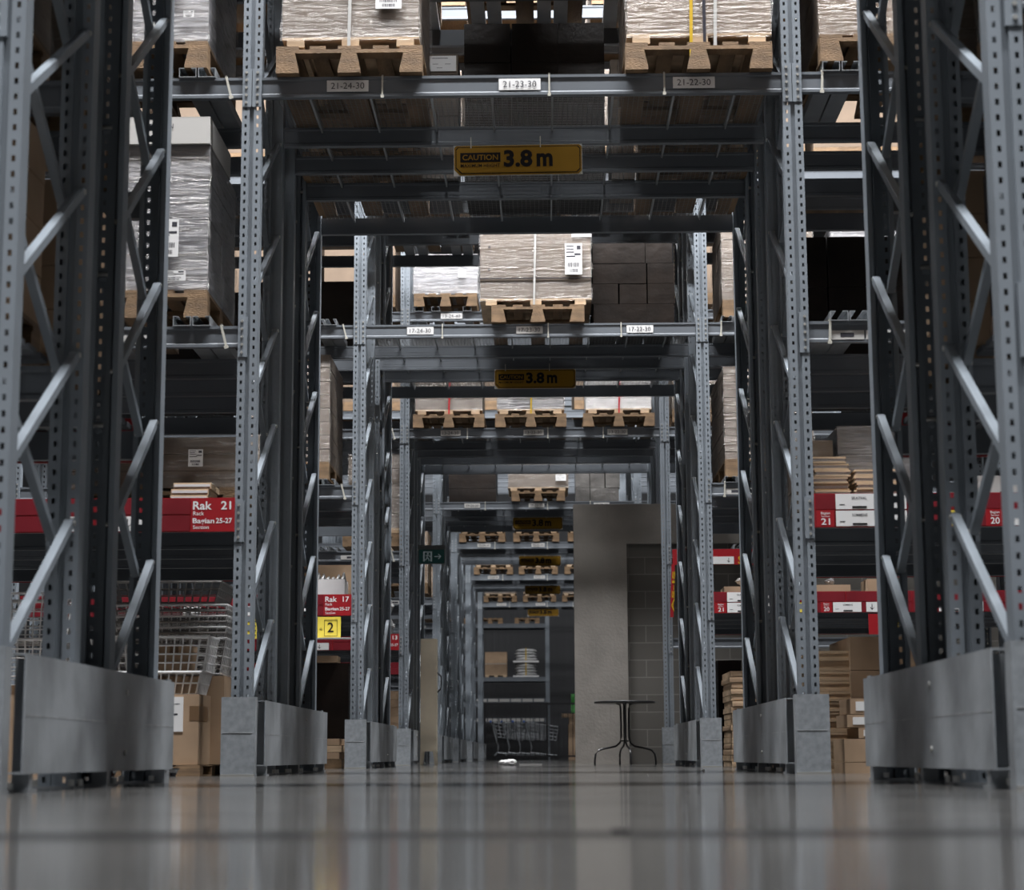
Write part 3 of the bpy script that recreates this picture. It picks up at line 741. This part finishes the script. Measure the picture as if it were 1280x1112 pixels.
def strip_right(num, y, secs, z=1.338, x0=1.488, label='', names=('SKATVAL', 'SOMMENS')):
    t = thing('shelf_sign', label, 'sign', (0, y, z), 'red shelf signs'); H = .188
    b = MB(); b.box(x0, XOR-.1, 0, .012, 0, H, 'red'); b.build('backing', t)
    b = MB()
    for i in range(10):
        for r_ in (0, 1): b.box(x0+.005+i*.29, x0+.285+i*.29, -.004, -.001, .006+r_*.094, .090+r_*.094, 'pocket')
    b.build('pocket_row', t)
    for i, sct in enumerate(secs):
        xa = x0+.008+i*.93
        b = MB(); b.box(xa, xa+.098, -.007, -.004, .002, .095, 'red'); b.text(sct, xa+.05, -.008, .014, .035, 'paper', 'c', .015, width=.05)
        b.text('Bagian', xa+.05, -.008, .072, .013, 'paper', 'c', .01, width=.05); b.text('Section', xa+.05, -.008, .056, .010, 'paper', 'c', 0, width=.045)
        b.build('section_panel', t)
        for r_ in ((0, 1) if i == 0 else (0,)):
            for q, (ca, cb) in enumerate(((.108, .36), (.362, .50))):
                if q == 1 and i > 0: ca, cb = .40, .50
                b = MB(); b.box(xa+ca, xa+cb-.003, -.008, -.005, .005+r_*.094, .091+r_*.094, 'paper')
                if q == 0:
                    b.text(names[1-r_], xa+ca+.13, -.009, .060+r_*.094, .014, 'inkgrey', 'c', .01, width=.085)
                    b.box(xa+ca+.09, xa+ca+.17, -.0095, -.0085, .012+r_*.094, .022+r_*.094, 'ink')
                    b.box(xa+ca+.02, xa+ca+.05, -.0090, -.0085, .03+r_*.094, .033+r_*.094, 'inkgrey')
                else: arrow(b, xa+ca+.05, .048+r_*.094, -.0086)
                b.build('shelf_card', t)
        if i == 0:
            for xb in (.52, .74):
                b = MB(); b.box(xa+xb, xa+xb+.06, -.008, -.005, .004, .09, 'tagyellow'); b.bar((xa+xb+.01, -.0095, .08), (xa+xb+.05, -.0095, .02), .002, .001, 'ink'); b.build('shelf_card', t)
    return t
strip_left('21', 10.535, label='red shelf sign reading Rak 21 Bagian 25-27, left of the second portal')
strip_left('17', 16.975, label='red shelf sign reading Rak 17 Bagian 25-27')
strip_left('13', 22.555, label='red shelf sign reading Rak 13 beside the third left post')
strip_left('09', 29.285, label='red shelf sign of the 09 row, left of the corridor')
strip_right('21', 10.535, ['21', '20', '19'], label='red shelf sign with panels 21 and 20, under the flat packs on the right')
strip_right('17', 16.975, ['21', '20', '19'], label='smaller red shelf sign with panels 21 and 20, on the 17 row on the right')
def plain_strip(x0, x1, y, label, back=True):
    b = MB(); b.box(x0, x1, 0, .012, 0, .19, 'red'); o = b.build('shelf_sign', None, (0, y, 1.335)); tag(o, label, 'sign', 'red sign strips seen from behind')
for num, y in (('21', 13.565), ('17', 20.005)):
    plain_strip(XOL+.1, -1.73, y, 'back of a dark red strip under the left shelf of the %s row' % num)
    plain_strip(1.5, XOR-.1, y, 'back of a dark red strip under the right shelf of the %s row' % num)
plain_strip(XOL+.1, -1.73, 8.0, 'back of a dark red strip in the nearest rack on the left'); plain_strip(1.5, XOR-.1, 8.0, 'back of a dark red strip in the nearest rack on the right')
# upper red sign with arrow on the 13 row, right
t = thing('shelf_sign', 'red sign with a down arrow card and yellow S, against the block wall', 'sign', (0, 22.55, 2.315), 'red shelf signs')
MB().box(1.50, 3.6, 0, .012, 0, .185, 'red').build('backing', t)
b = MB(); b.box(1.72, 2.22, -.004, -.001, .008, .095, 'paper'); arrow(b, 2.16, .052, -.005); b.box(1.76, 1.95, -.005, -.0045, .03, .06, 'labelgrey'); b.build('shelf_card', t)
b = MB(); b.text('S', 2.27, -.002, .01, .09, 'strapy', bold=.02); b.build('lettering', t)
# narrow banner on the right post of row 13
t = thing('post_banner', 'narrow red banner with yellow letters on the right post before the concrete wall', 'sign', (1.478, 22.53, 1.70))
b = MB(); b.box(-.020, .020, 0, .004, 0, .62, 'red', Matrix.Rotation(R(2.5), 4, 'Y')); b.build('banner', t)
b = MB(); b.text('AS-IS', .026, -.003, .06, .030, 'strapy', 'l', .02, width=.48, rot=R(90-2.5)); b.build('lettering', t)
# yellow price tags under shelf 17
for x, txt, lab in ((-1.90, '2', 'yellow tag with a boxed 2 hanging under the Rak 17 sign'), (-2.62, '', 'yellow lined tag left of the tag with a 2, behind the second left post')):
    t = thing('shelf_tag', lab, 'tag', (x, 16.965, 1.135))
    b = MB(); b.box(-.115, .09, 0, .004, 0, .19, 'tagyellow'); b.build('card', t)
    b = MB()
    if txt:
        b.text(txt, .0, -.002, .055, .085, 'ink', 'c', .01)
        for (x0, x1, z0, z1) in ((-.055, .06, .02, .023), (-.055, .06, .16, .163), (-.055, -.052, .02, .16), (.057, .06, .02, .16)): b.box(x0, x1, -.0025, -.001, z0, z1, 'ink')
        b.box(-.1, -.07, -.0025, -.001, .08, .083, 'ink'); b.box(-.087, -.084, -.0025, -.001, .068, .097, 'ink')
    else:
        for i in range(4): b.box(-.09, .06, -.0025, -.001, .03+i*.04, .038+i*.04, 'inkgrey')
    b.build('print', t)
b = MB(); b.box(-.22, .22, -.18, .0, 0, .006, 'whitecard'); tag(b.build('shelf_tray', None, (-1.93, 16.96, 1.125)), 'thin white tray edge below the yellow tag with a 2', 'tray')
t = thing('shelf_tag', 'red and yellow tag hanging above the brown cartons on the right', 'tag', (2.96, 16.965, 1.145))
MB().box(-.12, .14, 0, .004, 0, .18, 'red').build('card', t); MB().box(.0, .14, -.003, -.001, .02, .16, 'strapy').build('print', t)

# ------------------------------------------------------------------ wire baskets and cartons, left of row 21
def wire_basket(x, y, z, w, d, h, label, k='basket', group=None, nv=14, nh=5, rotx=0, rr=.0042):
    t = thing('wire_basket', label, 'basket', (x, y, z), group); t.rotation_euler = (rotx, 0, 0)
    tp = .9
    def ring(f, e=0): s = tp+(1-tp)*f; return [(-w/2*s, d/2-d/2*s, h*f), (w/2*s, d/2-d/2*s, h*f), (w/2*s, d/2+d/2*s, h*f), (-w/2*s, d/2+d/2*s, h*f)]
    b = MB(); b.tube(ring(1), rr*1.9, k, 6, True); b.build('rim', t)
    b = MB()
    for i in range(nh): b.tube(ring(i/nh), rr, k, 4, True)
    lo, hi = ring(0), ring(1)
    for s in range(4):
        n = nv if s % 2 == 0 else max(4, int(nv*d/w))
        for i in range(n):
            f = i/n; a = Vector(lo[s]).lerp(Vector(lo[(s+1) % 4]), f); c = Vector(hi[s]).lerp(Vector(hi[(s+1) % 4]), f); b.tube([a, c], rr, k, 4)
    for i in range(1, nv):
        f = i/nv; a = Vector(lo[0]).lerp(Vector(lo[1]), f); c = Vector(lo[3]).lerp(Vector(lo[2]), f); b.tube([a, c], rr, k, 4)
    b.build('wire_cage', t)
    return t
def carton(x, y, z, w, d, h, label, k='carton', tape=True, lab=False, group=None, rotz=0):
    t = thing('carton', label, 'carton', (x, y, z), group, rotz)
    b = MB(); b.box(-w/2, w/2, 0, d, 0, h, k); b.build('box_body', t)
    if tape:
        b = MB(); b.box(-.025, .025, -.001, d, h-.05 if h > .1 else h*.5, h+.001, 'tape'); b.build('tape', t)
    if lab:
        b = MB(); b.box(-w*.42, w*.0, -.002, 0, h*.2, h*.8, 'paper'); b.box(-w*.2, -w*.03, -.0025, -.002, h*.4, h*.5, 'inkgrey'); b.build('carton_label', t)
    return t
pallet(-2.30, 10.62, 0, 'wooden pallet on the floor under the taped brown carton left of the second portal', .8, .9, k='wood').scale = (1, 1, .38)
t = carton(-2.19, 10.64, .0625, .55, .60, .385, 'big brown taped carton with a white sheet on its front, bottom left', tape=False)
b = MB(); b.box(.225, .277, -.001, .3, .24, .32, 'tape'); b.build('tape', t)
b = MB(); b.box(.03, .19, -.003, 0, .18, .37, 'paper'); b.box(.10, .17, -.0035, -.003, .33, .333, 'inkgrey'); b.box(.05, .08, -.0035, -.003, .27, .28, 'inkgrey'); b.box(.13, .16, -.0035, -.003, .27, .28, 'inkgrey'); b.build('paper_sheet', t)
wire_basket(-2.22, 10.66, .449, .62, .44, .12, 'low white wire basket standing on the big brown carton', rr=.0048, nh=2)
wire_basket(-2.20, 10.66, .575, .66, .42, .19, 'white wire basket holding a brown carton, in the basket stack', nh=4, rr=.0048)
carton(-2.07, 10.70, .582, .17, .25, .14, 'small brown carton inside the white wire basket', tape=True)
for i in range(7):
    wire_basket(-2.20, 11.0, .575+i*.032, .74, .46, .20, 'pale wire basket nested in the stack behind the white basket', 'basketgrey' if i % 2 else 'basket', 'nested wire baskets', nh=4, rr=.0042)
carton(-2.2, 11.02, .063, .72, .42, .50, 'brown carton under the nested wire baskets')
wire_basket(-2.22, 11.02, .972+.01, .70, .5, .12, 'dark wire basket on top of the nested baskets', 'basketgrey', nh=3, rotx=R(0))
carton(-2.95, 10.62, .0, .6, .7, .5, 'brown carton on the floor at the left edge of the 21 row')
wire_basket(-2.98, 10.65, .502, .62, .5, .25, 'white wire basket on a brown carton behind the nearest left rack', rr=.004)
wire_basket(-2.98, 10.65, .76, .62, .5, .25, 'white wire basket stacked second from the floor carton, far left', rr=.004)
# stuff left of row 17 (floor)
for i, (k, h) in enumerate((('wood', .085), ('carton', .06), ('woodlight', .06), ('carton', .06))):
    z = sum(q for q in (.085, .06, .06, .06)[:i])
    b = MB(); b.box(-.35, .33-.02*(i % 2), 0, .5, 0, h-.004, k); tag(b.build('flat_carton', None, (-2.13, 17.05, z+.0)), 'flat brown carton in the low pile on the floor left of the 17 opening', 'carton', 'low pile left of the 17 opening')
carton(-2.2, 17.6, 0, .8, .8, .95, 'large dark brown carton on the floor behind the low pile left of the 17 opening', 'cartondark')
carton(-2.05, 17.52, .965 if False else .952, .3, .3, .06, 'small flat carton on the large dark carton', 'carton', tape=False)
# row 13 left goods
for i in range(9):
    b = MB(); b.box(-.3, .32, 0, .6, 0, .095, 'carton'); tag(b.build('flat_carton', None, (-2.02, 22.75, i*.0965)), 'flat brown carton in the tall pile on the floor left of the 13 opening', 'carton', 'tall pile left of the 13 opening')
def crumple(x, y, z, s, label, k='clear'):
    import bmesh
    bm = bmesh.new(); bmesh.ops.create_icosphere(bm, subdivisions=3, radius=s)
    rnd = random.Random(int(x*1000+z*77))
    for v in bm.verts:
        f = 1+.35*math.sin(v.co.x*40/s*.1+rnd.random()*.8)*rnd.random(); v.co *= f; v.co.z = v.co.z*.7
    mz = min(v.co.z for v in bm.verts)
    for v in bm.verts: v.co.z -= mz
    me = bpy.data.meshes.new('film_bundle'); bm.to_mesh(me); bm.free(); me.materials.append(M[k])
    return tag(link('film_bundle', me, None, (x, y, z)), label, 'plastic bag')
crumple(-1.95, 22.85, S1, .17, 'crumpled clear plastic bundle on the shelf above the Rak 13 sign'); crumple(-1.93, 22.85, S1+.27, .13, 'upper crumpled clear plastic bundle above the Rak 13 sign')
# right of row 21 (floor)
pl = [(0, .062, .40, 0), (.064, .125, .40, 0), (.191, .058, .34, 1), (.251, .070, .38, 1), (.323, .085, .36, 1)]
for (z, h, w, lb), lab in zip(pl, ('bottom flat brown carton on the floor right of the second portal', 'plain brown carton, second from the floor, right of the second portal', 'narrow labelled carton in the middle of the floor stack on the right', 'labelled carton second from the top of the floor stack on the right', 'labelled carton topping the floor stack on the right')):
    carton(1.83-(w-.4)*.5+(.02 if z > .19 and z < .25 else 0), 10.66, z, w, .4, h-.002, lab, lab=bool(lb), tape=False)
for i, lab in enumerate(('bottom', 'second from bottom', 'third from bottom', 'top')):
    carton(1.98, 11.12, .001+i*.1935, .46, .8, .19, 'brown taped carton in the big dark-sided stack on the right, %s one' % lab, 'carton')
packpile(1.66, 11.16, .0, 12, .24, .6, .058, 'pale wooden flat pack in the floor pile behind the second right post', 'flat packs on the floor by the 21 row', 'woodlight')
# right of row 17 (floor)
for i in range(16):
    b = MB(); b.box(-.30, .30, 0, .8, 0, .048, 'woodlight'); b.box(-.305+.02*random.random(), .30, -.003, .8, .008, .030, 'carton')
    tag(b.build('flat_pack', None, (1.93+random.uniform(-.012, .012), 17.08+random.uniform(0, .015), i*.0525)), 'pale flat pack in the tall pile right of the 17 opening', 'flat pack', 'tall pile of flat packs by the 17 row')
carton(1.72, 18.1, 0, .22, .5, .98, 'dark brown upright carton behind the tall flat pack pile', 'cartondark', tape=False)
crumple(2.1, 18.1, 0, .38, 'heap of dusty clear film behind the tall flat pack pile')
for x, w, h, lab in ((1.74, .30, .10, 'open brown tray carton with bubble wrap on the 17 row shelf by the post'), (2.56, .30, .11, 'open brown tray carton with a white ball on the 17 row shelf'), (2.98, .24, .16, 'closed brown carton at the right end of the 17 row shelf')):
    carton(x, 17.08, S1, w, .35, h, lab, tape=False)
crumple(1.78, 17.2, S1+.101, .07, 'bubble wrap bundle in the tray carton by the post'); crumple(2.55, 17.2, S1+.111, .045, 'white ball of wrap on the tray carton', 'white')
# rounded film piece below loads at right foreground floor
for x in (1.93, 2.13):
    pass

# ------------------------------------------------------------------ cabinet, exit sign, table, litter
t = thing('cabinet', 'tall narrow beige cabinet on short legs beside the left racks', 'cabinet', (-1.4365, 23.62, 0))
b = MB(); b.box(-.0985, .0985, 0, .26, .165, 1.53, 'cabinet'); b.build('body', t)
for x, y in ((-.08, .03), (.075, .03), (-.08, .23), (.075, .23)):
    b = MB(); s = 1 if x > 0 else -1
    b.prismy([(x-.022, .165), (x+.022, .165), (x+.014+s*.012, 0), (x-.014+s*.012, 0)][::-1], y-.015, y+.015, 'cabinet'); b.build('leg', t)
b = MB(); b.tube([(.10, .12, 1.12), (.145, .12, 1.08), (.15, .12, .98), (.14, .12, .92), (.10, .12, .88)], .009, 'black', 6); b.build('hose', t)
t = thing('exit_sign', 'dark green exit sign with running figure and arrow, hanging from a beam', 'sign', (-1.42, 23.9, 2.48))
b = MB(); b.box(-.165, .165, 0, .05, 0, .185, 'housing'); b.box(-.17, .17, -.002, .07, .185, .235, 'housing'); b.build('housing', t)
b = MB(); b.box(-.158, .158, -.004, -.001, .008, .178, 'green')
b.box(-.105, .005, -.006, -.004, .03, .155, 'exitwhite'); b.box(-.086, -.014, -.0065, -.006, .03, .142, 'green')
b.cyl((-.046, -.009, .128), .012, .003, 'exitwhite', 10, 'y')
for a, c in (((-.05, .115), (-.055, .08)), ((-.055, .08), (-.035, .062)), ((-.035, .062), (-.03, .036)), ((-.055, .08), (-.068, .055)), ((-.068, .055), (-.09, .045)), ((-.05, .11), (-.028, .10)), ((-.028, .10), (-.018, .085)), ((-.05, .11), (-.075, .10))):
    b.bar((a[0], -.008, a[1]), (c[0], -.008, c[1]), .002, .011, 'exitwhite', Vector((0, 1, 0)))
b.box(.035, .115, -.006, -.004, .086, .096, 'exitwhite')
for s in (-1, 1): b.bar((.115, -.006, .091), (.085, -.006, .091+s*.030), .002, .010, 'exitwhite', Vector((0, 1, 0)))
b.build('pictogram_panel', t)
for x in (-.14, .14): MB().box(x-.004, x+.004, .03, .038, .235, 1.37, 'housing').build('hanger', t)

def bistro():
    t = thing('bistro_table', 'round black metal bistro table in front of the concrete wall', 'table', (.905, 22.35, 0)); k = 'black'
    b = MB(); n = 40
    b.cyl((0, 0, .698), .350, .018, k, n, r2=.352); b.cyl((0, 0, .716), .352, .006, k, n, r2=.345); b.cyl((0, 0, .722), .16, .004, k, 24)
    b.build('tabletop', t)
    for a in (8, 98, 188, 278):
        ca, sa = math.cos(R(a)), math.sin(R(a)); e = .05
        prof = [(.10, .70), (.055, .685), (.048, .64), (.045, .45), (.045, .32), (.06, .25), (.11, .21), (.24, .185), (.31, .165), (.345, .12), (.355, .05), (.355, .0)]
        b = MB(); b.tube([(r_*ca, r_*sa, z) for r_, z in prof], .0115, k, 8); b.build('leg', t, smooth=True)
    b = MB(); b.tube([(.05*math.cos(i*math.pi/8), .05*math.sin(i*math.pi/8), .27) for i in range(16)], .008, k, 6, True); b.build('ring', t)
bistro()
crumple(-.40, 20.6, 0, .055, 'crumpled white paper scrap on the floor in the middle of the corridor', 'paper').scale = (1.8, 1, .8)
b = MB(); b.box(-.12, .12, 0, .12, 0, .022, 'whitecard'); tag(b.build('paper_scrap', None, (-.17, 20.6, 0)), 'flat white paper scrap beside the crumpled one', 'litter')
crumple(-.56, 24.0, 0, .035, 'small white scrap on the floor left of the crumpled paper', 'paper')
crumple(.98, 12.2, 0, .012, 'tiny white scrap on the floor by the right guard plate', 'paper')
b = MB(); b.box(-.012, .012, -.03, .03, 0, .003, 'ink'); tag(b.build('floor_scrap', None, (.10, 2.65, 0)), 'small black scrap on the floor joint near the camera', 'litter')

# ------------------------------------------------------------------ far end
ey = 54.0
t = thing('storage_rack', 'grey shelf rack at the far end of the corridor holding a carton and sacks', 'rack', (0, ey, 0))
for x in (-3.0, .045): link('post', POST, t, (x, 0, 0)); link('post', POST, t, (x, 1.0, 0))
for z, k in ((3.66, 'beam'), (2.17, 'beam'), (1.58, 'galv'), (1.04, 'galv')):
    for yy in (0, .95):
        o = link('beam', BEAM, t, (-1.48, yy, z))
    if k == 'galv':
        b = MB()
        for i in range(9): b.box(-2.9+i*.32, -2.62+i*.32, -.003, 0, .02, .10, 'labelgrey')
        b.build('shelf_card', t, (0, 0, z))
b = MB(); b.box(-2.95, -.02, .05, .95, 2.26, 2.285, 'slat'); b.box(-2.95, -.02, .05, .95, 3.755, 3.78, 'slat'); b.build('shelf_deck', t)
t2 = load(-1.40, ey+.1, 2.294, .62, .6, .70, 'square brown taped carton on the far end rack', 'carton', 1, 2, film=False, tray=True, name='carton', cat='carton')
MB().box(-.31, .31, -.004, 0, .36, .372, 'labelgrey').build('tape', t2)
for z, lab in ((2.288, 'lower pile of white sacks with a yellow strap on the far end rack'), (2.70, 'upper pile of white sacks with a yellow strap on the far end rack')):
    t = thing('sack_pile', lab, 'sacks', (-.56, ey+.1, z))
    b = MB(); b.box(-.36, .36, 0, .7, 0, .05, 'whitecard'); b.build('slip_board', t)
    for i in range(4):
        pts = []
        import bmesh
        bm = bmesh.new(); bmesh.ops.create_icosphere(bm, subdivisions=3, radius=1)
        for v in bm.verts:
            f = 1+.05*math.sin(5*v.co.x+i*2+z)+.04*math.sin(9*v.co.z+7*v.co.y+i); v.co = Vector((v.co.x*.30*f, .34+v.co.y*.30*f, .10+i*.078+v.co.z*.062*f))
        me = bpy.data.meshes.new('sack'); bm.to_mesh(me); bm.free(); me.materials.append(M['basket']); link('sack', me, t)
    MB().box(-.015, .015, -.0, .01, .05, .40, 'strapy').build('strap', t)
for i in range(6):
    for zz in (3.782,):
        if i in (0, 2, 4): pallet(-2.6+i*.52, ey+.05, zz, 'wooden pallet on the top of the far end rack', .7, .8)
# railing
t = thing('railing', 'black metal railing across the far end of the corridor', 'railing', (0, 51.0, 0))
b = MB(); b.box(-3.2, .95, -.02, .02, 1.44, 1.49, 'black'); b.box(-3.2, .95, -.02, .02, .08, .12, 'black'); b.build('rail', t)
for i in range(34):
    x = -3.15+i*.124; MB().box(x-.008, x+.008, -.008, .008, .12, 1.44, 'black').build('baluster', t)
for x in (-3.2, -1.62, .02, .95): MB().box(x-.03, x+.03, -.03, .03, 0, 1.5, 'black').build('post', t)
# shopping trolleys
def trolley(x, y, label):
    t = thing('shopping_trolley', label, 'trolley', (x, y, 0), 'nested trolleys behind the railing'); k = 'galv'
    b = MB()
    hi = [(-.0, -.27, 1.0), (.85, -.2, .88), (.85, .2, .88), (-.0, .27, 1.0)]; lo = [(.1, -.22, .62), (.78, -.16, .52), (.78, .16, .52), (.1, .22, .62)]
    for f in (0, .25, .5, .75, 1): b.tube([Vector(a).lerp(Vector(c), f) for a, c in zip(lo, hi)], .008 if f < 1 else .014, k, 5, True)
    for s in range(4):
        for i in range(7):
            f = i/7; b.tube([Vector(lo[s]).lerp(Vector(lo[(s+1) % 4]), f), Vector(hi[s]).lerp(Vector(hi[(s+1) % 4]), f)], .006, k, 4)
    b.build('basket', t)
    b = MB()
    for s in (-1, 1): b.tube([(-.05, s*.27, 1.02), (.12, s*.25, .35), (.1, s*.25, .2), (.8, s*.2, .12)], .016, k, 6); b.tube([(.1, s*.25, .2), (.02, s*.25, .12)], .014, k, 6)
    b.build('chassis', t)
    b = MB(); b.tube([(-.08, -.28, 1.03), (-.08, .28, 1.03)], .03, 'blue', 8); b.build('handle', t)
    for wx, wy in ((.02, -.25), (.02, .25), (.8, -.2), (.8, .2)): b = MB(); b.cyl((wx, wy-.015, .06), .06, .03, 'black', 12, 'y'); b.build('wheel', t)
for i, lab in enumerate(('leftmost', 'second', 'third', 'rightmost')):
    trolley(-1.42+i*.30, 52.4, 'grey shopping trolley with a blue handle behind the railing, %s of the nested row' % lab)
# right of the end rack: pile of cartons with a green bin
carton(.95, 52.4, 0, .7, .6, .95, 'tall brown carton standing at the far end beside the concrete wall')
carton(.92, 52.4, .952, .6, .5, .18, 'flat brown carton on the tall one at the far end'); carton(.84, 52.4, 1.135, .8, .5, .1, 'wide thin brown carton above the flat one at the far end', rotz=R(3))
b = MB(); b.box(-.3, .3, 0, .5, 0, .5, 'greenplastic'); b.box(-.1, .28, -.004, 0, .2, .3, 'carton'); tag(b.build('bin', None, (.98, 52.45, 1.262)), 'green bin on top of the carton pile at the far end', 'bin')
